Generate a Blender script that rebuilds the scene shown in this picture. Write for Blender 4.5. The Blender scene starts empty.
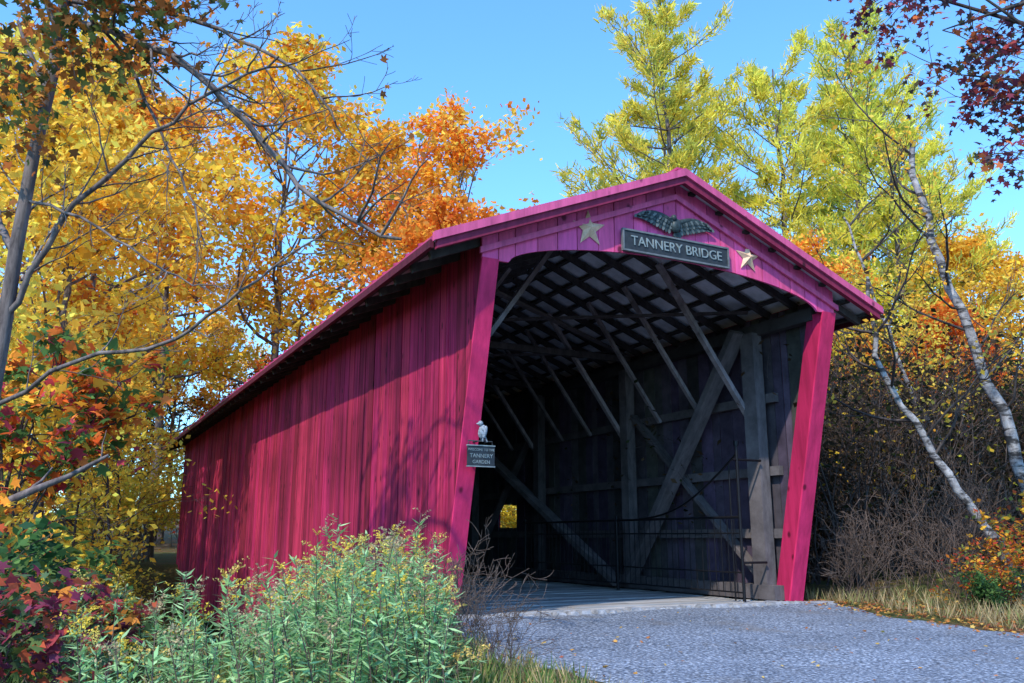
import bpy, math, numpy as np
from mathutils import Vector
scene=bpy.context.scene
rng=np.random.default_rng(7)

# ------------------------------------------------------------------ helpers
def sm(a,b,x):
    t=np.clip((x-a)/(b-a),0,1); return t*t*(3-2*t)
def H(x,y):
    x=np.asarray(x,float); y=np.asarray(y,float)
    left=1-sm(1.0,4.3,x)
    z=-1.03-.045*np.clip(10.3-y,0,14)
    drop=3.0*sm(11.4-2.6*left,16.5-2.0*left,y)*(1-sm(31,37,y))
    drop=drop*(1-.8*sm(10.9,13,x))
    z=z-drop-.25*left*sm(3,8,y)*(1-sm(9,12,y))
    off=np.clip(sm(10.7,12.5,x)+left,0,1)
    z=z+.45*sm(11.2,16,x)
    z=z+off*(.07*np.sin(x*1.7+y*.9)+.06*np.sin(y*2.3-x*.7)+.03*np.sin(x*5.1)*np.sin(y*4.3))
    d=np.sqrt(x*x+y*y)
    z=z+.05*np.clip(d-42,0,80)
    return z
def nrm(v): return v/(np.linalg.norm(v,axis=-1,keepdims=True)+1e-9)

class MB:
    def __init__(s): s.v=[];s.f=[];s.m=[];s.c=[];s.s=[];s.n=0
    def add(s,V,F,mat=0,col=(1,1,1),smooth=False):
        V=np.asarray(V,float)
        C=np.ones((len(V),4)); C[:,:3]=col
        s.v.append(V); s.c.append(C)
        F=[np.asarray(f)+s.n for f in F] if isinstance(F,list) else (np.asarray(F)+s.n)
        L=[f.tolist() for f in F] if isinstance(F,list) else F.tolist()
        s.f.extend(L); s.m.extend([mat]*len(L)); s.s.extend([smooth]*len(L)); s.n+=len(V)
    def hexa(s,P,mat=0,col=(1,1,1)):
        s.add(P,np.array([[0,3,2,1],[4,5,6,7],[0,1,5,4],[1,2,6,5],[2,3,7,6],[3,0,4,7]]),mat,col)
    def box(s,x0,x1,y0,y1,z0,z1,mat=0,col=(1,1,1)):
        s.hexa([(x0,y0,z0),(x1,y0,z0),(x1,y1,z0),(x0,y1,z0),(x0,y0,z1),(x1,y0,z1),(x1,y1,z1),(x0,y1,z1)],mat,col)
    def beam(s,p,q,w,h,mat=0,col=(1,1,1),up=(0,0,1)):
        p=np.array(p,float);q=np.array(q,float);t=nrm(q-p);u=np.cross(t,up)
        if np.linalg.norm(u)<1e-3:u=np.cross(t,(0,1,0))
        u=nrm(u)*w/2; v=nrm(np.cross(u,t))*h/2
        s.hexa([p-u-v,p+u-v,p+u+v,p-u+v,q-u-v,q+u-v,q+u+v,q-u+v],mat,col)
    def tube(s,pts,r,sides=6,mat=0,col=(1,1,1)):
        pts=np.asarray(pts,float);n=len(pts);r=np.broadcast_to(np.asarray(r,float),(n,))
        t=nrm(np.gradient(pts,axis=0)); ref=np.array([.31,.95,.05]) if abs(t[0][2])>.6 else np.array([.05,.1,1.])
        u=nrm(np.cross(t,ref)); w=np.cross(t,u)
        a=np.arange(sides)*2*np.pi/sides
        V=pts[:,None]+r[:,None,None]*(np.cos(a)[None,:,None]*u[:,None]+np.sin(a)[None,:,None]*w[:,None])
        i=np.arange(n-1)[:,None]*sides; j=np.arange(sides)[None]; j2=(j+1)%sides
        F=np.stack([i+j,i+j2,i+sides+j2,i+sides+j],-1).reshape(-1,4)
        s.add(V.reshape(-1,3),F,mat,col,True)
    def leaves(s,P,size,T,col,mat=1,up=.4,rg=rng,n=None,u=None,curl=0.0):
        P=np.asarray(P,float);N=len(P)
        if N==0:return
        if n is None:
            n=rg.normal(size=(N,3)); n[:,2]=np.abs(n[:,2])+up
        n=nrm(n)
        if u is None: u=np.cross(n,rg.normal(size=(N,3)))
        u=nrm(u); w=np.cross(n,u); k=len(T)
        size=np.broadcast_to(size,(N,))
        V=P[:,None]+size[:,None,None]*(T[None,:,0:1]*u[:,None]+T[None,:,1:2]*w[:,None]-curl*(T[None,:,0:1]**2+T[None,:,1:2]**2)*n[:,None])
        C=np.repeat(np.broadcast_to(col,(N,3)),k,axis=0)
        s.add(V.reshape(-1,3),np.arange(N*k).reshape(N,k),mat,C)
    def mesh(s,name,mats):
        me=bpy.data.meshes.new(name)
        me.from_pydata(np.concatenate(s.v).tolist(),[],s.f)
        for m in mats: me.materials.append(m)
        me.polygons.foreach_set("material_index",s.m)
        me.polygons.foreach_set("use_smooth",s.s)
        ca=me.color_attributes.new("Col",'FLOAT_COLOR','POINT')
        ca.data.foreach_set("color",np.concatenate(s.c).ravel())
        me.update(); return me
    def obj(s,name,mats,parent=None):
        return put(s.mesh(name,mats),name,parent=parent)
def put(me,name,x=0,y=0,z=0,rot=0,sc=1,parent=None,tilt=(0,0)):
    o=bpy.data.objects.new(name,me); scene.collection.objects.link(o)
    o.location=(x,y,z); o.rotation_euler=(tilt[0],tilt[1],rot); o.scale=(sc,)*3 if np.isscalar(sc) else sc
    if parent:o.parent=parent
    return o
def empty(name,loc=(0,0,0)):
    o=bpy.data.objects.new(name,None); scene.collection.objects.link(o); o.location=loc; return o

DIAM=np.array([(-.5,0),(-.08,-.3),(.5,0),(-.08,.3)])
LANCE=np.array([(0,0),(.35,-.075),(1,0),(.35,.075)])
NEED=np.array([(0,-.07),(1,-.03),(1,.03),(0,.07)])
ml=[]
for i,(a,r) in enumerate([(-150,.3),(-118,.45),(-88,.25),(-58,.56),(-30,.27),(0,.62),(30,.27),(58,.56),(88,.25),(118,.45),(150,.3)]):
    ml.append((r*math.cos(math.radians(a)),r*math.sin(math.radians(a))))
MAPLE=np.array(ml)

# ------------------------------------------------------------------ materials
def newmat(name):
    m=bpy.data.materials.new(name); m.use_nodes=True; nt=m.node_tree; nt.nodes.clear()
    out=nt.nodes.new('ShaderNodeOutputMaterial'); return m,nt,out
def N(nt,t,**k):
    n=nt.nodes.new(t)
    for a,b in k.items():
        if a in n.inputs: n.inputs[a].default_value=b
        else: setattr(n,a,b)
    return n
def noise(nt,scale,vec=None,detail=5,rough=.6):
    n=nt.nodes.new('ShaderNodeTexNoise'); n.inputs['Scale'].default_value=scale; n.inputs['Detail'].default_value=detail; n.inputs['Roughness'].default_value=rough
    if vec: nt.links.new(vec,n.inputs['Vector'])
    return n
def ramp(nt,fac,stops):
    r=nt.nodes.new('ShaderNodeValToRGB'); e=r.color_ramp.elements
    while len(e)<len(stops): e.new(.5)
    for el,(p,c) in zip(e,stops):
        el.position=p; el.color=(c,c,c,1) if np.isscalar(c) else (*c,1)
    nt.links.new(fac,r.inputs[0]); return r
def mul(nt,a,b,mode='MULTIPLY',fac=1):
    m=nt.nodes.new('ShaderNodeMixRGB'); m.blend_type=mode; m.inputs[0].default_value=fac
    for k,s in ((1,a),(2,b)):
        if isinstance(s,tuple): m.inputs[k].default_value=(*s,1)
        else: nt.links.new(s,m.inputs[k])
    return m
def coord(nt,scale=(1,1,1)):
    tc=nt.nodes.new('ShaderNodeTexCoord'); mp=nt.nodes.new('ShaderNodeMapping'); mp.inputs['Scale'].default_value=scale
    nt.links.new(tc.outputs['Object'],mp.inputs[0]); return mp.outputs[0]
def bsdf(nt,out,col,rough=.7,metal=0,bump=None,bs=.3,bd=.02):
    b=nt.nodes.new('ShaderNodeBsdfPrincipled'); b.inputs['Roughness'].default_value=rough; b.inputs['Metallic'].default_value=metal
    b.inputs['Specular IOR Level'].default_value=.2
    if isinstance(col,tuple): b.inputs['Base Color'].default_value=(*col,1)
    else: nt.links.new(col,b.inputs['Base Color'])
    if bump:
        bp=nt.nodes.new('ShaderNodeBump'); bp.inputs['Strength'].default_value=bs; bp.inputs['Distance'].default_value=bd
        nt.links.new(bump,bp.inputs['Height']); nt.links.new(bp.outputs[0],b.inputs['Normal'])
    nt.links.new(b.outputs[0],out.inputs[0]); return b
def leafmat(name,trans=.45,hv=.03,vv=.25):
    m,nt,out=newmat(name)
    at=N(nt,'ShaderNodeAttribute',attribute_name='Col'); oi=nt.nodes.new('ShaderNodeObjectInfo')
    hs=nt.nodes.new('ShaderNodeHueSaturation')
    mr=N(nt,'ShaderNodeMapRange'); mr.inputs[3].default_value=.5-hv; mr.inputs[4].default_value=.5+hv*.6
    nt.links.new(oi.outputs['Random'],mr.inputs[0]); nt.links.new(mr.outputs[0],hs.inputs['Hue'])
    mr2=N(nt,'ShaderNodeMapRange'); mr2.inputs[3].default_value=1-vv; mr2.inputs[4].default_value=1+vv*.4
    mt=N(nt,'ShaderNodeMath',operation='FRACT'); mt2=N(nt,'ShaderNodeMath',operation='MULTIPLY'); mt2.inputs[1].default_value=7.31
    nt.links.new(oi.outputs['Random'],mt2.inputs[0]); nt.links.new(mt2.outputs[0],mt.inputs[0]); nt.links.new(mt.outputs[0],mr2.inputs[0]); nt.links.new(mr2.outputs[0],hs.inputs['Value'])
    nt.links.new(at.outputs['Color'],hs.inputs['Color'])
    d=nt.nodes.new('ShaderNodeBsdfDiffuse'); t=nt.nodes.new('ShaderNodeBsdfTranslucent'); mx=nt.nodes.new('ShaderNodeMixShader'); mx.inputs[0].default_value=trans
    nt.links.new(hs.outputs[0],d.inputs[0]); nt.links.new(hs.outputs[0],t.inputs[0])
    nt.links.new(d.outputs[0],mx.inputs[1]); nt.links.new(t.outputs[0],mx.inputs[2]); nt.links.new(mx.outputs[0],out.inputs[0]); return m
LEAF=leafmat('foliage',.5,.015,.10)
LEAFN=leafmat('near_foliage',.4,0,0)

def woodmat(name,scale,streak=(.55,1.2),rough=.65,bs=.25,knots=True,blot=(.7,1.15)):
    m,nt,out=newmat(name)
    at=N(nt,'ShaderNodeAttribute',attribute_name='Col')
    v=coord(nt,scale); n1=noise(nt,1,v,8,.65)
    r1=ramp(nt,n1.outputs[0],[(.3,streak[0]),(.7,streak[1])])
    n2=noise(nt,.55,coord(nt),4); r2=ramp(nt,n2.outputs[0],[(.3,blot[0]),(.7,blot[1])])
    c=mul(nt,mul(nt,at.outputs['Color'],r1.outputs[0]).outputs[0],r2.outputs[0])
    if knots:
        vo=nt.nodes.new('ShaderNodeTexVoronoi'); vo.inputs['Scale'].default_value=1
        nt.links.new(coord(nt,(scale[0]*.35,scale[1]*.35,2.2)),vo.inputs['Vector'])
        r3=ramp(nt,vo.outputs['Distance'],[(.08,.25),(.15,1.0)]); c=mul(nt,c.outputs[0],r3.outputs[0])
    bsdf(nt,out,c.outputs[0],rough,0,n1.outputs[0],bs,.02); return m
PAINT=woodmat('painted_boards',(15,15,.55),(.3,1.45),.85,.5,True,(.55,1.3))
TRIM=woodmat('painted_trim',(9,9,1.2),(.66,1.2),.65,.25,True,(.85,1.08))
OLD=woodmat('weathered_wood',(9,2.5,3),(.5,1.3),.85,.3,False)
DECK=woodmat('deck_planks',(1.2,14,10),(.6,1.3),.85,.3,False)
def simple(name,col,rough=.5,metal=0,var=.25,sc=12,bs=.1):
    m,nt,out=newmat(name); n=noise(nt,sc,coord(nt),6)
    r=ramp(nt,n.outputs[0],[(.3,tuple(c*(1-var) for c in col)),(.7,tuple(c*(1+var) for c in col))])
    bsdf(nt,out,r.outputs[0],rough,metal,n.outputs[0],bs,.01); return m
METAL=simple('roof_underside',(.50,.52,.60),.6,0,.3,3)
ROOFM=simple('painted_roof_metal',(.45,.05,.15),.45,0,.2,4)
IRON=simple('black_iron',(.012,.012,.015),.45,.3)
LETTER=simple('pale_letters',(.20,.24,.25),.6)
SIGNM=simple('sign_board',(.03,.035,.042),.6,0,.3)
SLATE=simple('eagle_paint',(.035,.05,.055),.45,0,.5,18)
GOLD=simple('star_brass',(.66,.44,.30),.5,.0,.25)
STONE=simple('stone',(.24,.245,.27),.9,0,.5,9,.5)
BIRD=simple('bird_paint',(.22,.25,.29),.6,0,.7,40)
def barkmat(name,c1,c2,sc=(6,6,1.2),birch=False):
    m,nt,out=newmat(name); n=noise(nt,1.5,coord(nt,sc),7,.7)
    r=ramp(nt,n.outputs[0],[(.35,c1),(.65,c2)]); c=r.outputs[0]
    if birch:
        n3=noise(nt,1,coord(nt,(2.5,2.5,9)),4,.7); r3=ramp(nt,n3.outputs[0],[(.42,.15),(.52,1.0)]); c=mul(nt,c,r3.outputs[0]).outputs[0]
    bsdf(nt,out,c,.9,0,n.outputs[0],.5,.03); return m
BARK=barkmat('bark',(.05,.04,.04),(.22,.18,.17))
BARKD=barkmat('dark_bark',(.022,.018,.018),(.10,.08,.075))
BIRCH=barkmat('birch_bark',(.14,.13,.14),(.44,.42,.42),(5,5,4),True)
TWIG=barkmat('twig_bark',(.05,.035,.03),(.18,.13,.11))
def gravelmat():
    m,nt,out=newmat('gravel'); v=coord(nt)
    n1=noise(nt,30,v,6,.7); r1=ramp(nt,n1.outputs[0],[(.36,(.07,.085,.115)),(.5,(.21,.245,.32)),(.66,(.52,.57,.67))])  # blue cast of skylit shade put into the gravel colour
    n2=noise(nt,.7,v,5); r2=ramp(nt,n2.outputs[0],[(.3,.75),(.7,1.2)])
    vo=N(nt,'ShaderNodeTexVoronoi'); vo.inputs['Scale'].default_value=26; nt.links.new(v,vo.inputs['Vector'])
    r3=ramp(nt,vo.outputs['Distance'],[(.1,1.15),(.6,.6)])
    c=mul(nt,mul(nt,r1.outputs[0],r2.outputs[0]).outputs[0],r3.outputs[0])
    n4=noise(nt,1.6,v,4); r4=ramp(nt,n4.outputs[0],[(.55,0.0),(.75,.4)])
    mx=mul(nt,c.outputs[0],(.16,.13,.10),'MIX'); nt.links.new(r4.outputs[0],mx.inputs[0])
    bsdf(nt,out,mx.outputs[0],.9,0,vo.outputs['Distance'],.7,.03); return m
GRAVEL=gravelmat()
def groundmat():
    m,nt,out=newmat('ground_litter'); v=coord(nt)
    n1=noise(nt,18,v,7,.75); r1=ramp(nt,n1.outputs[0],[(.3,(.02,.016,.01)),(.48,(.09,.055,.03)),(.6,(.20,.11,.035)),(.72,(.32,.18,.06))])
    n2=noise(nt,.5,v,5); r2=ramp(nt,n2.outputs[0],[(.42,0.),(.6,.8)])
    mx=mul(nt,r1.outputs[0],(.05,.075,.02),'MIX'); nt.links.new(r2.outputs[0],mx.inputs[0])
    bsdf(nt,out,mx.outputs[0],.95,0,n1.outputs[0],.8,.05); return m
GROUND=groundmat()
m_,nt,out=newmat('creek_water'); bsdf(nt,out,(.02,.03,.03),.08,0,noise(nt,5,coord(nt)).outputs[0],.15,.02); WATER=m_

# ------------------------------------------------------------------ terrain, road
def grid(xs,ys,dz,name,mat):
    X,Y=np.meshgrid(xs,ys,indexing='ij'); V=np.stack([X,Y,H(X,Y)+dz],-1).reshape(-1,3)
    ny=len(ys); i,j=np.meshgrid(np.arange(len(xs)-1),np.arange(ny-1),indexing='ij'); a=(i*ny+j).ravel()
    F=np.stack([a,a+ny,a+ny+1,a+1],-1)
    mb=MB(); mb.add(V,F,0,(1,1,1),True); return mb.obj(name,[mat])
xs=np.concatenate([-np.geomspace(400,9,16),np.arange(-8,26,.3),np.geomspace(27,400,18)])
ys=np.concatenate([-np.geomspace(300,7,14),np.arange(-6,46,.3),np.geomspace(47,500,18)])
grid(xs,ys,0,'ground',GROUND)
vs=[];rows=np.arange(-40,10.33,.12);nx=40
for y in rows:
    l=4.0+.18*math.sin(y*1.3)+.10*math.sin(y*3.7+1)+.06*math.sin(y*9); r=10.75+.15*math.sin(y*1.1+2)+.1*math.sin(y*4.1)+.05*math.sin(y*10)
    x=np.linspace(l,r,nx); zz=H(x,np.full(nx,y))+.03+.012*np.sin(x*2.2)*np.sin(y*1.7); zz[0]-=.05; zz[-1]-=.05
    vs.append(np.stack([x,np.full(nx,y),zz],-1))
V=np.concatenate(vs); i,j=np.meshgrid(np.arange(len(rows)-1),np.arange(nx-1),indexing='ij'); a=(i*nx+j).ravel()
mb=MB(); mb.add(V,np.stack([a,a+1,a+nx+1,a+nx],-1),0,(1,1,1),True); mb.obj('gravel_road',[GRAVEL])
mb=MB(); mb.add([(-60,17,-3.55),(70,17,-3.55),(70,31,-3.55),(-60,31,-3.55)],np.array([[0,1,2,3]])); mb.obj('creek_water',[WATER])

# ------------------------------------------------------------------ bridge
bridge=empty('covered_bridge',(0,0,0))
XC=7.5; XL,XR=4.47,10.53; YE=37.0; ZB=-2.45
RZ=lambda x:5.07-.413*abs(x-XC)
def zb(y): return ZB if y>=10.52-1e-6 else -1+(10.52-y)/1.11*4.4
def wall_boards(mb,x0,x1,base,var,window=None,seed=1,zt=3.70):
    rg=np.random.default_rng(seed); y=9.42
    while y<YE-.05:
        w=rg.uniform(.2,.36); y1=min(y+w,YE)
        if y<10.52<y1: y1=10.52
        if window:
            for e in window[:2]:
                if y<e-1e-6<y1-1e-6: y1=e
        k=rg.uniform(1-var,1+var*.6); hshift=rg.uniform(-.15,.2)
        col=(base[0]*k,base[1]*k*(1-hshift),base[2]*k*(1+hshift))
        ox=rg.uniform(-.009,.009); g=.010
        a,b=y+g,y1-g
        j=rg.uniform(-.05,.03) if y>=10.52 else 0
        za,zc=min(zb(a),zt-.02),min(zb(b-1e-3 if y<10.52 else b),zt-.02)
        def piece(z0a,z0b,z1):
            mb.hexa([(x0+ox,a,z0a+j),(x1+ox,a,z0a+j),(x1+ox,b,z0b+j),(x0+ox,b,z0b+j),(x0+ox,a,z1),(x1+ox,a,z1),(x1+ox,b,z1),(x0+ox,b,z1)],0,col)
        if y1-y>.03:
            if window and y>window[0]-.01 and y1<window[1]+.01:
                piece(za,zc,window[2]); piece(window[3],window[3],zt)
            else: piece(za,zc,zt)
        y=y1
WIN=(20.0,21.0,.22,.82)
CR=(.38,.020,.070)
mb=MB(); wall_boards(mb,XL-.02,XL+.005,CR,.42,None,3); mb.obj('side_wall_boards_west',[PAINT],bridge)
mb=MB(); wall_boards(mb,XR-.005,XR+.02,CR,.42,WIN,4); mb.obj('side_wall_boards_east',[PAINT],bridge)
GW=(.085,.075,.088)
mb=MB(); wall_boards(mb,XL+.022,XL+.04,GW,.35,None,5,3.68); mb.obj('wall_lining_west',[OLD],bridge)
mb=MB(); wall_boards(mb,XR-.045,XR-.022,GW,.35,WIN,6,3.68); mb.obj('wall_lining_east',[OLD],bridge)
mb=MB(); rg=np.random.default_rng(9)
posts=[10.95+3.7*i for i in range(8)]
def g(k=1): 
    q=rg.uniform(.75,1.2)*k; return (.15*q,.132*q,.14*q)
for side,xa in ((-1,XL+.1),(1,XR-.1)):
    s=-side
    def X(o): return xa+s*o
    for z in (.05,1.05,2.25):
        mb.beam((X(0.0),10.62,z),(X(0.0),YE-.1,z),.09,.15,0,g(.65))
    mb.beam((X(.2),10.6,-.86),(X(.2),YE-.1,-.86),.26,.22,0,g(.6))
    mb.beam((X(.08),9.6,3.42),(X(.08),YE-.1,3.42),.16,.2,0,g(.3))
    for i,y in enumerate(posts):
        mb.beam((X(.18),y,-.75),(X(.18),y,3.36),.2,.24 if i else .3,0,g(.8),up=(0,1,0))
    for i in range(len(posts)-1):
        a,b=posts[i],posts[i+1]
        if i%4 in (0,):  mb.beam((X(.36),a+.1,3.4),(X(.36),b-.15,-.85),.12,.28,0,g(1.0),up=(1,0,0))
        if i%4==1:
            mb.beam((X(.36),a+.2,-.9),(X(.36),a+8.6,3.3),.12,.24,0,g(1.1),up=(1,0,0))
        if i%4==0:
            mb.beam((X(.10),a+.1,-.7),(X(.10),b-.1,2.4),.07,.18,0,g(.9),up=(1,0,0))
        if i%4==2: mb.beam((X(.10),a+.1,2.9),(X(.10),b-.1,-.5),.07,.18,0,g(.9),up=(1,0,0))
        if i%4==3: mb.beam((X(.36),a+.1,-.85),(X(.36),b-.15,3.25),.12,.24,0,g(1.1),up=(1,0,0))
ties=posts
for i,y in enumerate(ties):
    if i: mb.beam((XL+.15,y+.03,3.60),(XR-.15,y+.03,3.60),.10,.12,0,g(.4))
    for xa,s in ((XL+.28,1),(XR-.28,-1)):
        mb.beam((xa,y+.18,2.0),(xa+s*1.75,y+.18,RZ(xa+s*1.75)-.24),.07,.10,0,g(1.9 if s<0 else 1),up=(0,1,0))
        mb.beam((xa,y+1.4,2.15),(xa+s*1.6,y+1.4,RZ(xa+s*1.6)-.24),.06,.08,0,g(1.5),up=(0,1,0))
        mb.beam((xa,y+2.6,2.15),(xa+s*1.6,y+2.6,RZ(xa+s*1.6)-.24),.06,.08,0,g(1.3),up=(0,1,0))
    if i+1<len(ties):
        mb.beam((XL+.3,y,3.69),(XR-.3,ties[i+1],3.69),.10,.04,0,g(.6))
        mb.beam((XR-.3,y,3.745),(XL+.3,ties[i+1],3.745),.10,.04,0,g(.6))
y=9.5
while y<YE+.9:
    for s in (-1,1):
        xe=XC+s*3.72
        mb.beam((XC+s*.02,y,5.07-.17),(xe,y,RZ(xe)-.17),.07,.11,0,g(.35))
    y+=.62
for d in (.3,.8,1.3,1.8,2.3,2.8,3.3,3.72):
    for s in (-1,1):
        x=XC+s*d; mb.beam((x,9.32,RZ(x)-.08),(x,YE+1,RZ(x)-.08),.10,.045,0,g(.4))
mb.obj('trusses_and_rafters',[OLD],bridge)
mb=MB()
Y0,Y1=9.17,YE+1.25; HS=3.80
for s in (-1,1):
    xr=XC;xe=XC+s*HS
    A=[(xr,Y0,5.07),(xe,Y0,RZ(xe)),(xe,Y1,RZ(xe)),(xr,Y1,5.07)]
    up=[(p[0],p[1],p[2]+.02) for p in A]; dn=[(p[0],p[1],p[2]-.045) for p in A]
    f=[0,1,2,3] if s>0 else [3,2,1,0]
    mb.add(up,np.array([f]),0); mb.add(dn,np.array([f[::-1]]),1)
    mb.add([up[1],up[2],dn[2],dn[1]],np.array([[0,1,2,3]]),0); mb.add([up[0],up[1],dn[1],dn[0]],np.array([[0,1,2,3]]),0)
    mb.add([up[3],up[2],dn[2],dn[3]],np.array([[0,1,2,3]]),0)
    yy=Y0+.5
    while yy<Y1:
        mb.beam((xr,yy,5.10),(xe,yy,RZ(xe)+.035),.03,.035,0); yy+=.45
mb.beam((XC,Y0-.02,5.115),(XC,Y1,5.115),.22,.035,0)
mb.obj('metal_roof',[ROOFM,METAL],bridge)
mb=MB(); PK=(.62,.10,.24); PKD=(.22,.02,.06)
for s in (-1,1):
    xe=XC+s*(HS+.015)
    def rake(y0,y1,o0,o1,col,xs_):
        x0=XC; x1=xs_
        P=[(x0,y0,5.07+o0),(x1,y0,RZ(x1)+o0),(x1,y1,RZ(x1)+o0),(x0,y1,5.07+o0),(x0,y0,5.07+o1),(x1,y0,RZ(x1)+o1),(x1,y1,RZ(x1)+o1),(x0,y1,5.07+o1)]
        mb.hexa(P,0,col)
    rake(9.09,9.165,-.065,.045,PK,xe)
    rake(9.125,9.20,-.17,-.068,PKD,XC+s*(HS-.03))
    rake(9.335,9.374,-.34,-.26,PK,XC+s*(3.1))
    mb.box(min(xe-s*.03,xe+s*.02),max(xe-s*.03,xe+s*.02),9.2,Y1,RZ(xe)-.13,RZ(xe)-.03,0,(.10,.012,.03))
mb.obj('rake_and_fascia',[TRIM],bridge)
mb=MB(); rg=np.random.default_rng(11)
def arch(x):
    d=abs(x-XC); return 3.40 if d>2.66 else 3.40+.43*math.sqrt(max(0,1-(d/2.68)**2))**1.15
def gable(yf,yb):
    x=XC-3.06
    while x<XC+3.055:
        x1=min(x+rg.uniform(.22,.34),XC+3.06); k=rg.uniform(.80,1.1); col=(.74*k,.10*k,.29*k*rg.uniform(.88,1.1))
        n=6; xx=np.linspace(x+.006,x1-.006,n); o=rg.uniform(-.005,.005)
        for a,b in zip(xx[:-1],xx[1:]):
            mb.hexa([(a,yf+o,arch(a)),(b,yf+o,arch(b)),(b,yb,arch(b)),(a,yb,arch(a)),(a,yf+o,RZ(a)-.05),(b,yf+o,RZ(b)-.05),(b,yb,RZ(b)-.05),(a,yb,RZ(a)-.05)],0,col)
        x=x1
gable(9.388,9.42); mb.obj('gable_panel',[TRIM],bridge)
mb=MB(); RD=(.62,.028,.12)
def sy(z): return 10.52-1.11*(z+1)/4.4
for x0,x1 in ((XL-.03,XL+.20),(XR-.24,XR+.03)):
    z0,z1=-1.08,3.41
    def post(xa,xb,f,bk,col,za=z0,zc=z1):
        mb.hexa([(xa,sy(za)+f,za),(xb,sy(za)+f,za),(xb,sy(za)+bk,za),(xa,sy(za)+bk,za),(xa,sy(zc)+f,zc),(xb,sy(zc)+f,zc),(xb,sy(zc)+bk,zc),(xa,sy(zc)+bk,zc)],0,col)
    inner=x0>XC
    post(x0,x1,-.045,-.01,RD)
    if inner: post(x0+.015,x0+.19,-.008,.30,(.42,.018,.08))
    else: post(x1-.15,x1-.015,-.008,.30,(.42,.018,.08))
mb.obj('corner_posts',[TRIM],bridge)
mb=MB(); rg=np.random.default_rng(12); y=10.5
while y<YE:
    w=rg.uniform(.19,.25); q=rg.uniform(.6,1.15); 
    if rg.random()<.5: cuts=[XL+.3,XR-.3]
    else: c=rg.uniform(6,9); cuts=[XL+.3,c,XR-.3]
    for a,b in zip(cuts[:-1],cuts[1:]):
        o=rg.uniform(-.008,.008); q2=q*rg.uniform(.8,1.15); mb.box(a+.006,b-.006,y+.012,y+w-.012,-1.07,-1.0+o,0,(.42*q2,.41*q2,.42*q2))
    y+=w
mb.obj('deck_planks',[DECK],bridge)
mb=MB()
for x in (5.2,6.4,7.5,8.6,9.8): mb.box(x-.12,x+.12,10.7,YE-.2,-1.55,-1.075,0,(.12,.11,.1))
mb.obj('floor_stringers',[OLD],bridge)
mb=MB(); rg=np.random.default_rng(13); x=XL-.05
def rock(mb,c,s,rg,mat=0):
    t=np.linspace(0,2*np.pi,9)[:-1]; V=[]
    for z,r in ((-.5,.9),(.2,1.0),(.5,.72)):
        for a in t: 
            q=r*(1+rg.uniform(-.12,.12)); ca,sa=math.cos(a),math.sin(a); m=max(abs(ca),abs(sa))**.6
            V.append((c[0]+s[0]*.5*q*ca/m,c[1]+s[1]*.5*q*sa/m,c[2]+s[2]*(z+rg.uniform(-.06,.06))))
    F=[[8*k+i,8*k+(i+1)%8,8*k+8+(i+1)%8,8*k+8+i] for k in range(2) for i in range(8)]; F.append([16+i for i in range(8)])
    k=rg.uniform(.7,1.2); mb.add(V,[np.array(f) for f in F],mat,(k,k,k))
while x<XR:
    w=rg.uniform(.12,.34); rock(mb,(x+w/2,10.37+rg.uniform(-.03,.03),-1.055+rg.uniform(-.015,.015)),(w*.94,.27,.17),rg); x+=w
rock(mb,(10.75,10.28,-1.05),(.5,.4,.14),rg); rock(mb,(10.35,10.1,-1.05),(.3,.22,.08),rg); rock(mb,(4.4,10.2,-1.1),(.4,.4,.25),rg)
for yc in (11.2,36.4):
    for r in range(9):
        x=XL-.2
        while x<XR+.1:
            w=rg.uniform(.4,.8); rock(mb,(x+w/2,yc,-1.85-r*.3),(w*1.02,.9,.33),rg); x+=w
mb.obj('stone_abutments',[STONE],bridge)

# ---- iron gate folded against the east truss
gate=empty('iron_gate'); mb=MB(); gx=9.62
mb.tube([(gx,10.75,-.98),(gx,10.75,1.42)],.026,8); mb.tube([(gx,10.95,-.98),(gx,10.95,1.15)],.014,6)
mb.tube([(gx,14.2,-.98),(gx,14.2,.38)],.03,8); mb.tube([(gx,17.9,-.98),(gx,17.9,.38)],.03,8)
for z in (.30,.05,-.55,-.85): mb.tube([(gx,10.75,z),(gx,17.9,z)],.014 if z<.2 else .024,6)
tt=np.linspace(0,1,14)
mb.tube(np.stack([np.full(14,gx),10.75+2.9*tt,1.30-1.0*tt-.28*np.sin(np.pi*tt)],-1),.018,6)
y=10.9
while y<17.85:
    mb.tube([(gx,y,-.85),(gx,y,.30)],.008,5); y+=.16
mb.obj('gate_bars',[IRON],gate)
mb=MB(); mb.tube([(gx,10.75,1.42),(gx,10.75,1.50)],.045,8); mb.tube([(gx-.1,10.75,1.2),(gx+.5,10.75,1.2)],.02,6); mb.tube([(gx,10.75,-.4),(gx+.5,10.75,-.4)],.02,6); mb.obj('gate_hinges',[IRON],gate)

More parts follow.
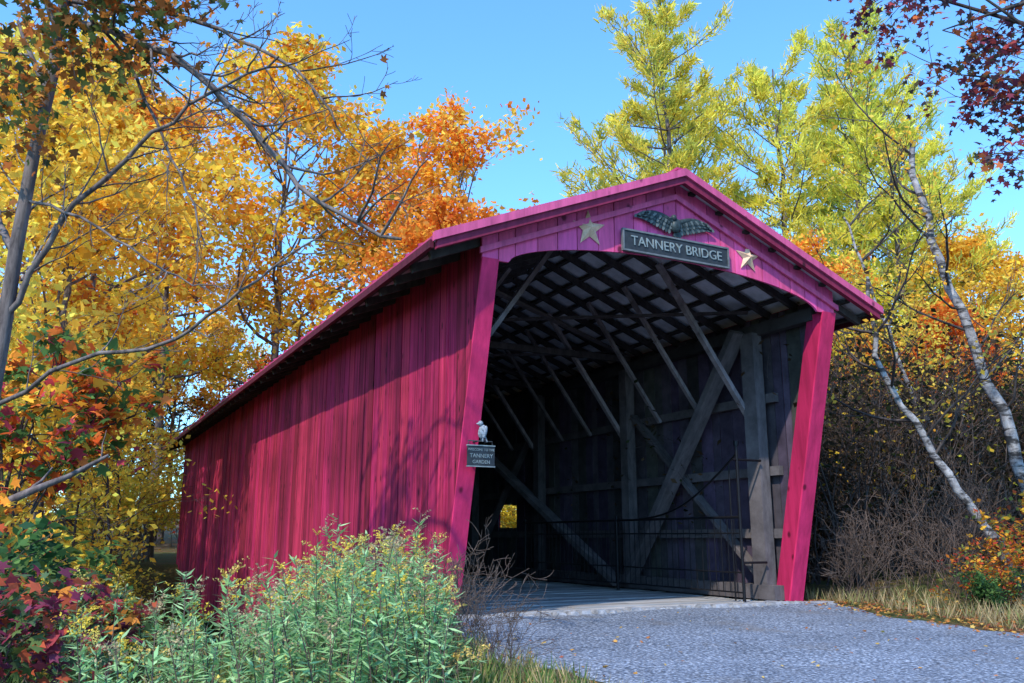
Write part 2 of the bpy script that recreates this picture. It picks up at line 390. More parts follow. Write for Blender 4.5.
# ---- name sign
def text(s,size,x,y,z,parent,name,mat,ext=.006,rot=(math.pi/2,0,0)):
    c=bpy.data.curves.new(name,'FONT'); c.body=s; c.size=size; c.extrude=ext; c.align_x='CENTER'; c.align_y='CENTER'
    c.materials.append(mat); o=bpy.data.objects.new(name,c); scene.collection.objects.link(o); o.location=(x,y,z); o.rotation_euler=rot; o.parent=parent; return o
sign=empty('bridge_name_sign'); mb=MB(); mb.box(6.54,8.39,9.315,9.355,3.82,4.12)
mb.obj('board',[SIGNM],sign); mb=MB()
for a in ((6.53,8.40,3.81,3.835),(6.53,8.40,4.105,4.13),(6.53,6.555,3.837,4.103),(8.375,8.40,3.837,4.103)): mb.box(a[0],a[1],9.302,9.35,a[2],a[3])
mb.obj('frame',[simple('frame_grey',(.13,.14,.15))],sign)
text('TANNERY BRIDGE',.195,7.465,9.308,3.967,sign,'letters',LETTER)
def star(x,z,r,rot=.0):
    mb=MB(); V=[(0,-.075,0)]
    for i in range(10):
        a=math.pi/2+i*math.pi/5+rot; q=r if i%2==0 else r*.40; V.append((q*math.cos(a),0,q*math.sin(a)))
    F=np.array([[0,1+i,1+(i+1)%10] for i in range(10)]); mb.add(V,F[:,::-1]); o=mb.obj('barn_star',[GOLD]); o.location=(x,9.372,z)
star(6.03,4.05,.27,.05); star(8.82,4.06,.24,-.05)
# ---- eagle plaque
eag=empty('eagle_plaque'); 
def ell(mb,c,s,rotz=0,mat=0,seg=12,rings=8):
    V=[];F=[]
    for i in range(rings+1):
        th=math.pi*i/rings
        for j in range(seg):
            ph=2*math.pi*j/seg; p=np.array([s[0]*math.sin(th)*math.cos(ph),s[1]*math.sin(th)*math.sin(ph),s[2]*math.cos(th)])
            cx,sx=math.cos(rotz),math.sin(rotz); p=np.array([p[0]*cx+p[2]*sx,p[1],-p[0]*sx+p[2]*cx]); V.append(p+np.array(c))
    for i in range(rings):
        for j in range(seg): F.append([i*seg+j,i*seg+(j+1)%seg,(i+1)*seg+(j+1)%seg,(i+1)*seg+j])
    mb.add(V,np.array(F),mat,(1,1,1),True)
ex,ey,ez=7.45,9.34,4.31
mb=MB(); ell(mb,(ex,ey-.03,ez),(.085,.06,.11),.25); ell(mb,(ex-.05,ey-.05,ez+.10),(.045,.05,.05)); ell(mb,(ex-.10,ey-.055,ez+.09),(.04,.02,.016),-.3)
for k in (-2,-1,0,1,2): mb.beam((ex+.02,ey-.02,ez-.06),(ex+.03+k*.03,ey-.015,ez-.16),.04,.012,0,up=(0,1,0))
mb.obj('body',[SLATE],eag); mb=MB()
wz=lambda t: ez+.05+.12*math.sin(min(t*2.3,math.pi))-.05*t
for s in (-1,1):
    n=10; arc=[(ex+s*(.05+.54*t),ey-.02,wz(t)) for t in np.linspace(0,1,n)]
    mb.tube(arc,np.linspace(.045,.02,n),6)
    for row,(L,w,dy) in enumerate(((.20,.055,.0),(.13,.05,-.014),(.075,.045,-.026))):
        m=13 if row==0 else 11
        for i in range(m):
            t=.03+i/m*.95; p=np.array([ex+s*(.05+.54*t),ey-.012+dy,wz(t)])
            ang=.25+.95*t; d=np.array([s*math.sin(ang),0,-math.cos(ang)]); l=L*(1-.3*abs(t-.4))
            q=p+d*l; side=np.array([math.cos(ang)*s,0,math.sin(ang)])*w*.5; y=np.array([0,-.008,0])
            mb.add([p-side,p+side,q+side*.8,q+d*.02,q-side*.8],[np.array([0,1,2,3,4])],0); 
            mb.add([p-side+y,p+side+y,q+side*.8+y,q+d*.02+y,q-side*.8+y],[np.array([0,1,2,3,4])],0 if i%2 else 1)
mb.obj('wings',[SLATE,simple('eagle_light',(.11,.13,.13),.5)],eag)
# ---- small hanging sign with bird
hs=empty('visitor_sign'); mb=MB(); mb.box(4.46,4.83,9.79,9.815,.85,1.10); mb.tube([(4.47,9.80,1.10),(4.47,9.80,1.16),(4.80,9.80,1.16),(4.80,9.80,1.10)],.008,5); mb.tube([(4.6,9.81,1.16),(4.6,10.02,1.16)],.012,5)
mb.tube([(4.6,9.815,.9),(4.6,10.02,.9)],.012,5)
mb.obj('panel',[SIGNM],hs)
text('WELCOME TO THE',.042,4.645,9.786,1.05,hs,'line_1',LETTER,.002); text('TANNERY',.07,4.645,9.786,.975,hs,'line_2',LETTER,.002); text('GARDEN',.06,4.645,9.786,.90,hs,'line_3',LETTER,.002)
mb=MB()
for a in ((4.455,4.835,.84,.852),(4.455,4.835,1.098,1.11)): mb.box(a[0],a[1],9.78,9.82,a[2],a[3])
mb.obj('sign_frame',[LETTER],hs)
bird=empty('bird_figurine'); mb=MB(); bx,by,bz=4.66,9.80,1.28
ell(mb,(bx,by,bz),(.052,.05,.09),.2); ell(mb,(bx-.025,by,bz+.10),(.034,.034,.036)); ell(mb,(bx-.062,by,bz+.095),(.02,.010,.010))
ell(mb,(bx+.02,by-.035,bz-.01),(.03,.02,.085),.25); ell(mb,(bx+.02,by+.035,bz-.01),(.03,.02,.085),.25)
for k in (-1,0,1): mb.beam((bx+.03,by+k*.015,bz-.05),(bx+.06,by+k*.02,bz-.13),.018,.012)
for k in (-.02,.02): mb.tube([(bx,by+k,bz-.08),(bx,by+k,bz-.125)],.008,5)
mb.obj('body',[BIRD],bird)

# ------------------------------------------------------------------ vegetation generators
def branch(mb,p,d,L,r,depth,rg,tips,up=.15,mat=0,kids=4,wob=.18,spreadA=(.5,1.0),ratio=.55,minr=.004):
    n=6 if depth else 4; pts=[np.array(p,float)]; d=nrm(np.array(d,float))
    for i in range(n):
        d=nrm(d+rg.normal(size=3)*wob+np.array([0,0,up])); pts.append(pts[-1]+d*L/n)
    pts=np.array(pts); rad=np.linspace(r,max(r*.3,minr),n+1)
    mb.tube(pts,rad,5 if r>.04 else (4 if r>.015 else 3),mat)
    if depth==0:
        for q in pts[1:]: tips.append(q)
        return
    tips.append(pts[-1]); 
    if depth==1: tips.extend(list(pts[-3:]))
    for k in range(kids):
        t=.3+.7*(k+rg.uniform(0,.9))/kids; idx=min(int(t*n),n-1); f=t*n-idx; f=min(f,1); q=pts[idx]*(1-f)+pts[idx+1]*f
        dd=nrm(pts[idx+1]-pts[idx]); side=nrm(np.cross(dd,rg.normal(size=3))); a=rg.uniform(*spreadA)
        branch(mb,q,dd*math.cos(a)+side*math.sin(a),L*ratio*rg.uniform(.7,1.15)*(1.15-.5*t),max(rad[idx]*.6,minr),depth-1,rg,tips,up,mat,kids,wob,spreadA,ratio,minr)
def pick(pal,n,rg,w=None):
    pal=np.array(pal); c=pal[rg.choice(len(pal),n,p=w)]; return c
def deciduous(name,seed,Ht,r0,cs,spread,nl,nleaf,ls,pal,barkm,sig=.34,T=DIAM,leafm=LEAF,wobble=.25,keepf=.62):
    rg=np.random.default_rng(seed); mb=MB(); n=9
    pts=[np.zeros(3)]
    for i in range(n): pts.append(np.array([pts[-1][0]+rg.normal()*wobble*.5,pts[-1][1]+rg.normal()*wobble*.5,Ht*.93*(i+1)/n]))
    pts=np.array(pts); pts[0][2]=-1.0; mb.tube(pts,np.concatenate([[r0*1.35],np.linspace(r0,r0*.12,n)]),8,0)
    tips=[]
    for i in range(nl):
        t=cs+(1-cs)*(i+rg.uniform(0,.8))/nl; f=t*n; k=min(int(f),n-1); p=pts[k]+(pts[k+1]-pts[k])*(f-k)
        a=i*2.4+rg.uniform(-.5,.5); u=(t-cs)/(1-cs); sh=(.55+1.0*u) if u<.4 else (1.0-.62*(u-.4)/.6)
        el=rg.uniform(.15,.5)+.7*u
        L=spread*sh*rg.uniform(.65,1.3)
        branch(mb,p,(math.cos(a)*math.cos(el),math.sin(a)*math.cos(el),math.sin(el)),L,r0*.42*(1-.6*u),2,rg,tips,.06,0,4)
    tips=np.array(tips); nc=len(tips); 
    keep=rg.random(nc)<keepf; tips=tips[keep]; nc=len(tips)
    ci=rg.integers(0,nc,nleaf); cc=pick(pal,nc,rg)*rg.uniform(.75,1.15,(nc,1))
    P=tips[ci]+rg.normal(size=(nleaf,3))*np.array([sig,sig,sig*.6])
    C=cc[ci]*rg.uniform(.8,1.2,(nleaf,1)); alt=rg.random(nleaf)<.2; C[alt]=pick(pal,alt.sum(),rg)
    mb.leaves(P,ls*rg.uniform(.6,1.3,nleaf),T,np.clip(C,0,.98),1,.3,rg)
    return mb.mesh(name,[barkm,leafm])
def pine(name,seed,Ht,r0,spread,pal,cs=.25,nn=17000):
    rg=np.random.default_rng(seed); mb=MB(); z=np.linspace(-1,Ht,10); pts=np.stack([rg.normal(size=10)*.12,rg.normal(size=10)*.12,z],-1); pts[0,:2]=0
    mb.tube(pts,np.linspace(r0*1.2,.03,10),8,0); tips=[];dirs=[];h=Ht*cs;
    while h<Ht-.2:
        u=(h-Ht*cs)/(Ht*(1-cs)); m=rg.integers(3,6); a0=rg.uniform(0,6)
        for j in range(m):
            a=a0+j*6.28/m+rg.uniform(-.5,.5); L=spread*(1-.68*u**2.4)*rg.uniform(.35,1.15)
            d=np.array([math.cos(a),math.sin(a),.05+.75*u*u]); q=[np.array([0,0,h])]
            for s in range(6):
                d=nrm(d+rg.normal(size=3)*.1+np.array([0,0,.07])); q.append(q[-1]+d*L/6)
            q=np.array(q); mb.tube(q,np.linspace(.06*(1-.6*u),.012,7),4,0)
            for s in range(2,7):
                for e in range(3):
                    sd=nrm(np.cross(d,(0,0,1)))*rg.choice([-1,1]); l2=L*.26*rg.uniform(.5,1.2)*(1.2-s/8)
                    e0=q[s]; e1=e0+nrm(d*.8+sd*.8+np.array([0,0,.3]))*l2
                    if e<2: mb.tube([e0,e1],[.012,.006],3,0)
                    for t in (.4,.75,1.0): tips.append(e0+(e1-e0)*t+rg.normal(size=3)*.06); dirs.append(nrm(e1-e0))
        h+=rg.uniform(.5,1.1)
    tips=np.array(tips);dirs=np.array(dirs); nc=len(tips); cc=pick(pal,nc,rg)*rg.uniform(.7,1.2,(nc,1))
    ci=rg.integers(0,nc,nn); D=nrm(dirs[ci]+rg.normal(size=(nn,3))*.75+np.array([0,0,.45])); nv=np.cross(D,rg.normal(size=(nn,3)))
    mb.leaves(tips[ci]+rg.normal(size=(nn,3))*.10,rg.uniform(.18,.36,nn),NEED*1.5*np.array([.67,1]),np.clip(cc[ci]*rg.uniform(.8,1.2,(nn,1)),0,.95),1,0,rg,n=nv,u=D)
    return mb.mesh(name,[BARK,LEAF])
def shrub(name,seed,Ht,stems,nleaf,ls,pal,spread=.5,kids=4,barkm=TWIG,T=DIAM,sig=.12,r=.018,leafm=LEAF,depth=2,curl=0.):
    rg=np.random.default_rng(seed); mb=MB(); tips=[]
    for i in range(stems):
        a=rg.uniform(0,6.28); t=rg.uniform(.05,spread)
        branch(mb,(rg.normal()*.15*Ht/2,rg.normal()*.15*Ht/2,-.1),(math.cos(a)*t,math.sin(a)*t,1),Ht*rg.uniform(.6,1.1),r,depth,rg,tips,.05,0,kids,.16)
    tips=np.array(tips)
    if nleaf:
        nc=len(tips); cc=pick(pal,nc,rg)*rg.uniform(.65,1.2,(nc,1)); ci=rg.integers(0,nc,nleaf)
        mb.leaves(tips[ci]+rg.normal(size=(nleaf,3))*sig,ls*rg.uniform(.6,1.3,nleaf),T,np.clip(cc[ci]*rg.uniform(.75,1.2,(nleaf,1)),0,.95),1,.6,rg,curl=curl)
    return mb.mesh(name,[barkm,leafm])
YEL=[(.98,.66,.07),(.98,.58,.06),(.98,.72,.12),(.95,.64,.09),(.96,.48,.05)]
ORG=[(.97,.38,.05),(.95,.30,.04),(.98,.52,.07),(.85,.19,.04),(.97,.44,.09)]
LIM=[(.92,.76,.12),(.97,.70,.10),(.80,.74,.12),(.97,.66,.09)]
PIN=[(.88,.74,.10),(.95,.78,.12),(.70,.66,.11),(.97,.80,.14),(.45,.50,.11)]
mapA=deciduous('maple_yellow_mesh',1,18,.18,.34,5.2,22,10500,.26,YEL,BARK)
mapB=deciduous('maple_orange_mesh',2,20,.20,.34,5.6,24,11500,.27,ORG[:3]+YEL[:3],BARK)
mapC=deciduous('maple_red_mesh',3,15,.15,.3,4.6,20,9500,.26,ORG,BARKD)
mapD=deciduous('birch_lime_mesh',4,18,.14,.34,4.6,22,9500,.25,LIM,BIRCH)
pinA=pine('pine_a_mesh',5,22,.24,6.2,PIN,.22,24000); pinB=pine('pine_b_mesh',6,20,.22,5.2,PIN,.2,22000)
slim=deciduous('slender_mesh',8,9,.06,.3,2.2,14,1300,.17,YEL+LIM,BARKD,.3)
DK=[(.05,.04,.025),(.07,.05,.03),(.04,.05,.02),(.12,.07,.04)]  # dark leaf tones, with the thicket's shade put into the colour
thkA=shrub('thicket_a_mesh',11,4.0,16,1700,.12,DK,.5,4,BARKD,sig=.22,r=.024)
thkB=shrub('thicket_b_mesh',12,3.2,14,500,.10,YEL[:1]+DK,.6,4,TWIG,sig=.2,r=.018)
shG=shrub('green_shrub_mesh',13,1.5,12,2400,.12,[(.07,.17,.05),(.11,.24,.07),(.16,.28,.08),(.05,.12,.06)],.8,3,sig=.1,r=.01)
shO=shrub('orange_shrub_mesh',14,1.7,11,1100,.12,[(.85,.28,.04),(.88,.45,.05),(.28,.32,.08),(.6,.10,.05)],.8,3,sig=.1,r=.01)
shY=shrub('yellow_shrub_mesh',15,2.6,12,2200,.13,[(.97,.68,.07),(.92,.68,.09),(.70,.62,.10)],.6,3,sig=.18,r=.014)
shB=shrub('bare_shrub_mesh',16,1.6,22,0,.1,YEL,.5,3,TWIG,r=.006)

R=np.random.default_rng(77)
def plant(me,name,x,y,sc=1,parent=None,rot=None):
    return put(me,name,x,y,float(H(x,y)),R.uniform(0,6.28) if rot is None else rot,sc,parent)
for me,nm,x,y,s in [
 (mapD,'birch_tree',-1.6,21,.85),(mapA,'maple_tree',-.2,27,.92),(mapA,'maple_tree',-3.4,31,1.0),(mapB,'maple_tree',.4,36,1.0),
 (mapA,'maple_tree',4.0,43,1.2),(mapB,'maple_tree',9,42.5,1.28),(mapA,'maple_tree',13,43,1.22),(mapB,'maple_tree',16.5,39,1.08),(mapC,'maple_tree',20,37,1.0),(mapC,'maple_tree',13.2,31,.98),
 (mapB,'maple_tree',-10,34,1),(mapD,'birch_tree',-9,27,.9),(mapD,'birch_tree',1.8,47,1.2),
 (pinA,'pine_tree',20.5,26,1.0),(pinB,'pine_tree',25,24.5,1.02),(pinA,'pine_tree',29,24,1.0),(pinB,'pine_tree',25,32,1.15),(pinB,'pine_tree',33,27,1.1),(pinB,'pine_tree',26.5,20.5,.85),
 (mapA,'maple_tree',27,18,.62),(mapC,'maple_tree',22.5,16,.5),(mapA,'maple_tree',32,20,.66),(mapB,'maple_tree',31,15,.55),(mapD,'birch_tree',16.5,22,.6),(mapB,'maple_tree',21,20,.52)]:
    plant(me,nm,x,y,s)
for x,y,s in [(19.5,14.5,.8),(21,17.5,.95),(-1.2,17,.85),(-.1,21,.95),(.6,25,1.0),(1.2,28,1.),(-1.0,24,1.1),(1.7,31,1.1),(2.0,35,1.1),(1.1,38,1.2),(-.6,30,1.2)]:
    plant(slim,'sapling_tree',x,y,s)
df=empty('distant_forest')
for i in range(32):
    a=math.radians(-14+84*((i*.618)%1)); d=R.uniform(52,84); x,y=d*math.sin(a),d*math.cos(a)
    plant([mapA,mapD,mapB,mapC,mapA][i%5],'distant_tree',x,y,R.uniform(.7,.95) ,df)
for i in range(40):
    a=math.radians(-10+80*((i*.618)%1)); d=R.uniform(46,60); x,y=d*math.sin(a),d*math.cos(a)
    plant([shY,thkA,shO][i%3],'understory',x,y,R.uniform(1.8,2.8),df)
for i in range(46):
    x=R.uniform(12.2,25);y=R.uniform(11.2,18)
    if y<8+x*.15: continue
    plant([thkA,thkA,thkA,thkB][i%4],'thicket_shrub',x,y,R.uniform(.8,1.25))
for i in range(22):
    x=R.uniform(24,40);y=R.uniform(16,34); plant([thkA,thkA,thkB][i%3],'thicket_shrub',x,y,R.uniform(1.2,1.8))
for x,y,s in [(13.5,22,1.0),(15,24,1.1),(14,27,1.2),(16.5,30,1.3)]: plant(shY,'yellow_shrub',x,y,s)
for x,y,s in [(-1.2,18,1.),(-.6,22,1.2),(-1.8,26,1.3),(.5,28,1.2),(0,32,1.4),(1.6,36.5,1.3),(-2,38,1.5),(1,40,1.6),(3.5,41,1.5),(2.6,39,1.3),(.9,24.5,.9),(.2,20,.9),(1.9,32,1.)]:
    plant(shY if R.random()<.8 else shO,'yellow_shrub',x,y,s)
for x,y,s in [(-.9,10.8,1.1),(-.35,11.8,1.15),(-1.0,12.6,1.3),(-.5,9.6,.9),(-.4,14,1.3),(-.9,8.6,.9),(.1,16.0,1.2)]:
    plant(shG,'green_shrub',x,y,s)
for x,y,s in [(-.8,13.3,1.4),(-1.2,11.2,1.2),(12.6,8.6,.6),(13.6,8.9,.75),(14.3,8.3,.8)]:
    plant(shO,'orange_shrub',x,y,s)
for x,y,s in [(12.2,8.5,.6),(13.1,8.0,.55)]: plant(shG,'green_shrub',x,y,s*.7)
for x,y,s in [(11.6,10.4,.9),(12.3,10.6,1.1),(13.2,10.2,1.2),(3.7,8.4,.75),(4.0,9.0,.65),(3.5,7.0,.5),(12.9,9.4,1.),(14.5,10.3,1.2),(15.5,10.6,1.3)]:
    plant(shB,'bare_shrub',x,y,s)

# ---- near left tree with long bare limbs
rg=np.random.default_rng(31); mb=MB(); tips=[]
def spline(pts,n):
    pts=np.array(pts,float); t=np.linspace(0,len(pts)-1,n); out=[]
    for q in t:
        i=min(int(q),len(pts)-2); f=q-i; p0=pts[max(i-1,0)];p1=pts[i];p2=pts[i+1];p3=pts[min(i+2,len(pts)-1)]
        out.append(.5*((2*p1)+(-p0+p2)*f+(2*p0-5*p1+4*p2-p3)*f*f+(-p0+3*p1-3*p2+p3)*f**3))
    return np.array(out)
def limb(ctrl,r0,r1,ntw,L,rg,tips,depth=1,kids=3):
    p=spline(ctrl,18)+rg.normal(size=(18,3))*.02; mb.tube(p,np.linspace(r0,r1,18),6,0)
    for k in range(ntw):
        i=int(2+15*(k+rg.random()*.9)/ntw); i=min(i,16); d=nrm(p[i+1]-p[i]); s=nrm(np.cross(d,rg.normal(size=3))); a=rg.uniform(.5,1.1)
        branch(mb,p[i],d*math.cos(a)+s*math.sin(a),L*rg.uniform(.5,1.2),max(r1,.008)*1.1,depth,rg,tips,.04,0,kids,.14,(.4,.9),.5,.0032)
limb([(-.7,10.5,-2.6),(-.65,10.47,.5),(-.66,10.47,2.4),(-.58,10.43,4.2),(-.46,10.38,6.1),(-.4,10.3,8.5)],.10,.05,6,1.4,rg,tips)
lf=[]
limb([(-.5,10.4,5.9),(.12,9.74,5.45),(.8,9.1,4.9),(1.41,8.62,4.15),(2.0,8.1,3.3),(2.75,7.6,2.8)],.055,.016,22,1.1,rg,lf,2,3)
limb([(-.65,10.45,2.3),(-.2,10.0,3.3),(.34,9.52,4.0),(.95,8.95,4.5),(1.62,8.39,4.85)],.038,.012,17,1.0,rg,lf,2,3)
limb([(-.5,10.4,6.1),(.2,9.9,5.9),(1.0,9.3,5.6),(1.8,8.6,4.9),(2.2,8.2,4.2)],.034,.011,15,.9,rg,lf,2,3)
limb([(-.5,10.4,6.1),(0,10.0,5.6),(.5,9.6,4.6),(.9,9.2,3.6),(1.1,8.9,2.9)],.028,.007,10,.7,rg,lf,1,3)
limb([(-.68,10.45,1.3),(.1,9.5,1.72),(.89,8.55,1.86),(1.4,8.0,2.3),(2.0,7.52,2.76)],.026,.007,11,.6,rg,lf,1,3)
limb([(-.6,10.45,3.6),(0,9.6,3.2),(.7,8.9,2.6),(1.2,8.5,2.3)],.020,.006,9,.6,rg,lf,1,3)
tc=np.array(tips); tc=tc[tc[:,2]>3.6]
extra=[]
for c in [(-.5,9.8,5.6),(-.1,9.6,5.9),(-.9,10.2,4.9),(.3,9.2,6.0),(-.4,9.6,5.0),(-.6,9.3,6.2),(0.2,9.6,5.2),(-.8,9.8,4.3),(.5,9.2,5.5)]:
    extra.append(np.array(c)+rg.normal(size=(70,3))*.26)
tc=np.concatenate([tc,np.concatenate(extra)]); PL=[(.14,.18,.05),(.28,.12,.04),(.55,.22,.05),(.08,.10,.04),(.50,.15,.04),(.12,.16,.05)]
ci=rg.integers(0,len(tc),1700); mb.leaves(tc[ci]+rg.normal(size=(1700,3))*.1,.13*rg.uniform(.6,1.2,1700),MAPLE,pick(PL,1700,rg)*rg.uniform(.7,1.2,(1700,1)),1,.2,rg,curl=.3)
la=np.array(lf); ci=rg.integers(0,len(la),130); mb.leaves(la[ci]+rg.normal(size=(130,3))*.04,.10*rg.uniform(.6,1.2,130),MAPLE,pick([(.6,.25,.03),(.7,.45,.05),(.35,.13,.04)],130,rg),1,.2,rg,curl=.3)
mb.obj('bare_tree',[BARK,LEAFN])
def fan_tree(name,seed,base,top,crown,n,ls,pal,bark,r0,spr=1.0,Lb=1.2):
    global mb
    rg=np.random.default_rng(seed); mb=MB(); tips=[]
    b=np.array(base,float);t=np.array(top,float)
    mb.tube(spline([b,(b+t)/2+rg.normal(size=3)*.1,t],8),np.linspace(r0,r0*.4,8),6,0)
    for c in crown:
        c=np.array(c,float); s=b+(t-b)*rg.uniform(.45,1.0); p=spline([s,(s+c)/2+np.array([0,0,.15]),c],8); mb.tube(p,np.linspace(r0*.4,.008,8),4,0)
        for k in range(5): branch(mb,p[3+k%5],nrm(rg.normal(size=3)+nrm(c-s)),Lb*rg.uniform(.4,.8),.009,1,rg,tips,.0,0,3,.14,(.4,.9),.5,.003)
    tips=np.array(tips); nc=len(tips); cc=pick(pal,nc,rg); ci=rg.integers(0,nc,n); C=cc[ci].copy(); alt=rg.random(n)<.3; C[alt]=pick(pal,alt.sum(),rg)
    mb.leaves(tips[ci]+rg.normal(size=(n,3))*.10,ls*rg.uniform(.6,1.25,n),MAPLE,C*rg.uniform(.7,1.25,(n,1)),1,.5,rg,curl=.3)
    return mb.obj(name,[bark,LEAFN])
MIX=[(.85,.16,.04),(.92,.34,.05),(.13,.26,.07),(.09,.19,.06),(.50,.07,.10),(.95,.52,.06),(.12,.23,.06),(.85,.22,.05)]
fan_tree('young_maple_tree',41,(-.6,12.0,-3),(-.4,12,1.7),[(-.1,12,2.1),(.6,11.8,1.9),(-.7,11.8,1.7),(.4,12.1,1.2),(.8,12,1.5),(-.6,11.6,1.0),(0,11.7,.6),(-.3,11.9,1.5),(.3,12,1.9)],1250,.18,MIX,BARKD,.04,1,.9)
fan_tree('young_maple_tree',42,(-1.0,10.4,-2.5),(-.9,10.3,.2),[(-.7,10.0,.1),(-.3,10.2,-.2),(-.5,9.9,-.5),(-.1,10.3,-.7),(-.8,10.2,.5)],480,.15,[(.95,.35,.05),(.97,.55,.07),(.7,.14,.06),(.4,.4,.08)],BARKD,.03,1,.7)
VIB=[(.30,.05,.10),(.42,.07,.08),(.10,.16,.08),(.12,.18,.06),(.20,.05,.09),(.55,.12,.06)]
fan_tree('viburnum_shrub',44,(-.3,7.2,-1.7),(-.2,7.2,-.9),[(-.1,7.1,-.7),(-.35,7.3,-.6),(-.5,7.0,-.75),(.05,7.2,-1.0)],360,.12,VIB,TWIG,.015,1,.4)
fan_tree('viburnum_shrub',45,(.2,8.2,-1.9),(.25,8.2,-.9),[(.3,8.1,-.7),(0,8.3,-.65),(.5,8.2,-.9),(.1,7.9,-.9)],340,.12,VIB+[(.8,.3,.06)],TWIG,.015,1,.45)
BUR=[(.22,.05,.08),(.38,.07,.07),(.13,.05,.08),(.55,.16,.06),(.16,.14,.08),(.09,.06,.07)]
fan_tree('red_maple_tree',43,(14.6,4.2,-1.4),(13.2,4.9,8.5),[(9.6,6.4,6.4),(10.0,6.1,5.3),(9.0,6.8,6.9),(10.3,5.9,4.6),(10.6,6.2,6.2),(9.3,6.3,7.3),(10.9,5.8,5.4),(8.6,6.9,7.2),(10.0,6.8,7.4),(10.4,6.4,5.6),(9.9,6.5,5.9)],2700,.115,BUR,BARKD,.2,1,1.5)
def leaning(name,seed,ctrl,r0,r1,nleaf,ntw):
    global mb
    rg=np.random.default_rng(seed); mb=MB(); p=spline(ctrl,20); p+=rg.normal(size=p.shape)*.03; mb.tube(p,np.linspace(r0,r1,20),8,0); tips=[]
    for k in range(ntw):
        i=min(int(7+12*(k+rg.random())/ntw),18); d=nrm(p[i+1]-p[i]); s=nrm(np.cross(d,rg.normal(size=3)))
        branch(mb,p[i],d*.5+s,rg.uniform(1.2,2.4),.028,2,rg,tips,.10,2,4,.16,(.4,.9),.5,.004)
    tips=np.array(tips); ci=rg.integers(0,len(tips),nleaf)
    mb.leaves(tips[ci]+rg.normal(size=(nleaf,3))*.15,.10*rg.uniform(.6,1.3,nleaf),DIAM,pick(YEL+LIM[:2],nleaf,rg),1,.3,rg)
    mb.obj(name,[BIRCH,LEAF,BARKD])
leaning('birch_tree',51,[(15.2,9.05,-1.2),(14.7,9.3,1.1),(14.15,9.55,3.3),(13.65,9.8,5.35),(13.5,9.9,7.2)],.12,.05,900,12)
leaning('birch_tree',52,[(13.7,8.75,-1.2),(13.05,9.0,.1),(12.4,9.35,1.4),(11.85,9.66,2.7),(11.75,9.7,4.2)],.09,.03,350,9)
leaning('birch_tree',53,[(17.2,11.6,-1.0),(16.2,11.8,1.5),(15.3,12.2,4.2),(14.7,12.6,6.8)],.07,.02,400,9)

# ---- goldenrod patch, one object
rg=np.random.default_rng(61); mb=MB()
def goldenrod(x,y,h,flower):
    z=float(H(x,y)); a=rg.uniform(0,6.28); ln=rg.uniform(0,.28)*h; tp=np.array([x+ln*math.cos(a),y+ln*math.sin(a),z+h]); bs=np.array([x,y,z])
    mid=(bs+tp)/2+np.array([-ln*.2*math.cos(a),-ln*.2*math.sin(a),h*.04]); p=spline([bs,mid,tp],7)
    mb.tube(p,np.linspace(.006,.003,7),3,0,(.12,.16,.05))
    n=int(58*h); t=rg.uniform(.2,.98 if not flower else .9,n); i=np.minimum((t*6).astype(int),5); f=(t*6-i)[:,None]; P=p[i]*(1-f)+p[i+1]*f
    an=rg.uniform(0,6.28,n); u=np.stack([np.cos(an),np.sin(an),rg.uniform(-.25,.85,n)],-1); nn=np.cross(u,np.stack([-np.sin(an),np.cos(an),rg.normal(size=n)*.25],-1))
    k=rg.uniform(.7,1.25,(n,1)); base=np.array([(.32,.54,.24),(.44,.64,.32),(.24,.44,.18)])[rg.integers(0,3,n)]*k
    lowk=(t<.4)&(rg.random(n)<.35); base[lowk]=(.45,.35,.15)
    mb.leaves(P,rg.uniform(.08,.16,n)*(1.1-.4*t),LANCE*np.array([1,1.5]),np.clip(base,0,.8),1,0,rg,n=nn,u=u)
    if not flower: return
    pc=np.array([(.95,.68,.10),(.85,.60,.18),(.62,.48,.28),(.90,.72,.18)])[rg.integers(0,4)]
    for b in range(rg.integers(5,9)):
        tt=rg.uniform(.82,1.0); o=bs+(tp-bs)*tt; o[2]=z+h*tt; q=rg.uniform(0,6.28); L=rg.uniform(.04,.12)*(1.35-tt)*2.4
        e=o+np.array([math.cos(q)*L,math.sin(q)*L,L*.7]); m=8; s=np.linspace(.15,1,m)[:,None]; Q=o+(e-o)*s; Q[:,2]+=.05*np.sin(s[:,0]*3.1)*L*4
        Q=np.repeat(Q,2,0)+rg.normal(size=(m*2,3))*.006
        mb.leaves(Q,rg.uniform(.011,.021,m*2),DIAM*1.2,pc*rg.uniform(.6,1.05,(m*2,1)),1,.3,rg)
cnt=0
while cnt<300:
    D=rg.uniform(5.0,9.6); bd=rg.uniform(1,24.6); br=math.radians(bd); x=D*math.sin(br); y=D*math.cos(br)
    if x>3.75+.25*math.sin(y*2) : continue
    cen=math.exp(-((bd-18.5)/6.5)**2)
    if rg.random()>.45+.55*cen: continue
    hh=rg.uniform(.5,.95)+.38*cen+(.18 if rg.random()<.15 else 0)
    if bd>22: hh*=1-.13*(bd-22)
    goldenrod(x,y,hh,rg.random()<.5); cnt+=1
mb.obj('goldenrod_patch',[TWIG,LEAFN])
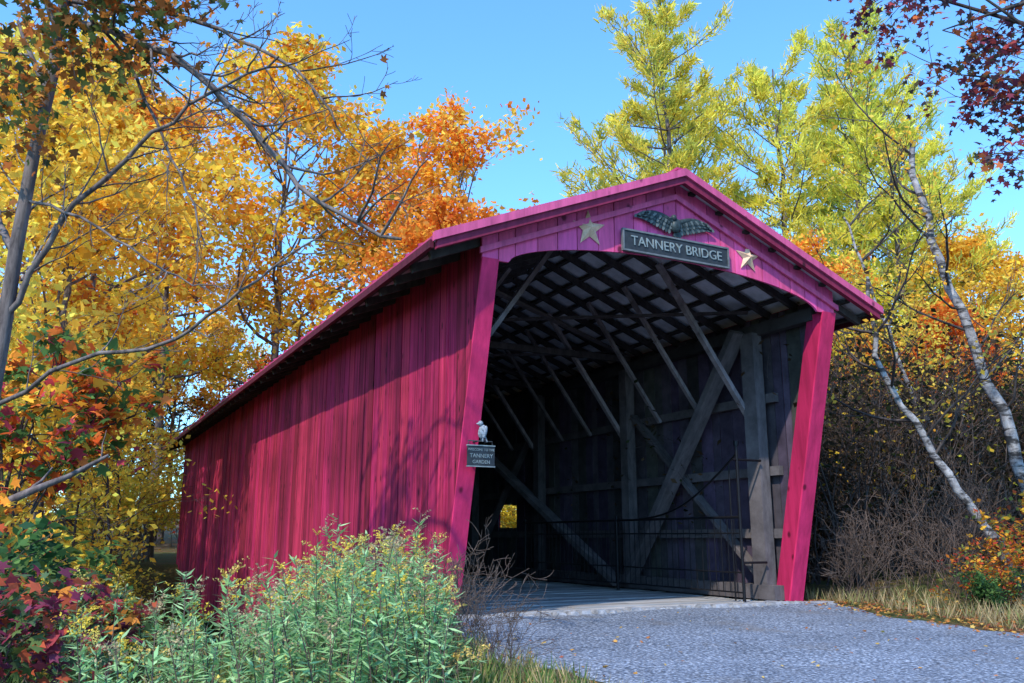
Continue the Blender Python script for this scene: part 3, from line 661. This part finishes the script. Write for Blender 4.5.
# ---- grass & weeds
def grass(name,pts,h,cols,rg,per=22):
    mb=MB(); P=np.repeat(pts,per,0); n=len(P); P=P+np.concatenate([rg.normal(size=(n,2))*.06,np.zeros((n,1))],1)
    an=rg.uniform(0,6.28,n); u=nrm(np.stack([np.cos(an)*.45,np.sin(an)*.45,np.ones(n)],-1)+rg.normal(size=(n,3))*.12); nv=np.cross(u,rg.normal(size=(n,3)))
    mb.leaves(P,h*rg.uniform(.4,1.2,n),LANCE*np.array([1,.35]),pick(cols,n,rg)*rg.uniform(.7,1.2,(n,1)),0,0,rg,n=nv,u=u); return mb.obj(name,[LEAFN])
def scatter(n,f,rg):
    out=[]
    while len(out)<n:
        x,y=f(rg); out.append((x,y,float(H(x,y))))
    return np.array(out)
TAN=[(.48,.36,.19),(.56,.43,.24),(.34,.24,.12),(.28,.30,.11)]
GRN=[(.10,.20,.05),(.17,.28,.08),(.25,.30,.09),(.38,.34,.14)]
def fr(rg):
    y=rg.uniform(3,11); return (10.75+abs(rg.normal())*1.0+.15,y)
grass('dry_grass',scatter(240,fr,rg),.26,TAN,rg,14)
def fl(rg):
    y=rg.uniform(3.5,10.0); return (3.9-abs(rg.normal())*.7,y)
grass('grass',scatter(280,fl,rg),.24,GRN+TAN[:2],rg,16)
def fw(rg): return (rg.uniform(-3,3.2),rg.uniform(4.5,12))
grass('grass',scatter(400,fw,rg),.40,GRN,rg)
def litter(name,n,f,rg,size=.07,pal=[(.6,.22,.06),(.7,.36,.09),(.38,.18,.09),(.75,.50,.14),(.4,.12,.07)]):
    P=scatter(n,f,rg); P[:,2]+=.045; mb=MB(); nv=rg.normal(size=(n,3))*.35; nv[:,2]=1
    mb.leaves(P,size*rg.uniform(.5,1.2,n),MAPLE,pick(pal,n,rg)*rg.uniform(.6,1.1,(n,1)),0,0,rg,n=nv,curl=.3); mb.obj(name,[LEAFN])
def f1(rg):
    return (10.7+rg.normal()*.35+rg.exponential(.8)*.8,rg.uniform(3,11))
litter('fallen_leaves',2200,f1,rg)
litter('fallen_leaves',170,lambda rg:(rg.uniform(4.3,10.6),rg.uniform(3,10.2)),rg,.05)
litter('fallen_leaves',300,lambda rg:(3.95+rg.normal()*.35,rg.uniform(3,10.2)),rg,.06)

# ------------------------------------------------------------------ light, sky, camera
el=math.radians(46); az=math.radians(233)
S=Vector((math.cos(el)*math.sin(az),math.cos(el)*math.cos(az),math.sin(el)))
sun=bpy.data.lights.new('sun','SUN'); sun.energy=5.0; sun.angle=math.radians(.8); sun.color=(1,.91,.76)
so=bpy.data.objects.new('sun',sun); scene.collection.objects.link(so); so.rotation_euler=S.to_track_quat('Z','Y').to_euler(); so.location=(0,0,30)
w=bpy.data.worlds.new('World'); scene.world=w; w.use_nodes=True; nt=w.node_tree; bg=nt.nodes['Background']
sk=nt.nodes.new('ShaderNodeTexSky'); sk.sky_type='NISHITA'; sk.sun_disc=False; sk.sun_elevation=el; sk.sun_rotation=az; sk.air_density=1.2; sk.dust_density=.5; sk.ozone_density=1.0
mx=nt.nodes.new('ShaderNodeMixRGB'); mx.blend_type='MULTIPLY'; mx.inputs[0].default_value=1; mx.inputs[2].default_value=(1.1,1.95,2.8,1)
nt.links.new(sk.outputs[0],mx.inputs[1]); nt.links.new(mx.outputs[0],bg.inputs[0]); bg.inputs[1].default_value=.15
cam=bpy.data.cameras.new('camera'); co=bpy.data.objects.new('camera',cam); scene.collection.objects.link(co)
cam.lens=30.55; cam.sensor_width=36; cam.clip_end=1500; cam.clip_start=.05
co.location=(0,0,0); co.rotation_euler=(math.radians(90+12.65),0,math.radians(-27.4)); scene.camera=co
scene.view_settings.view_transform='Standard'; scene.view_settings.look='None'; scene.view_settings.exposure=0
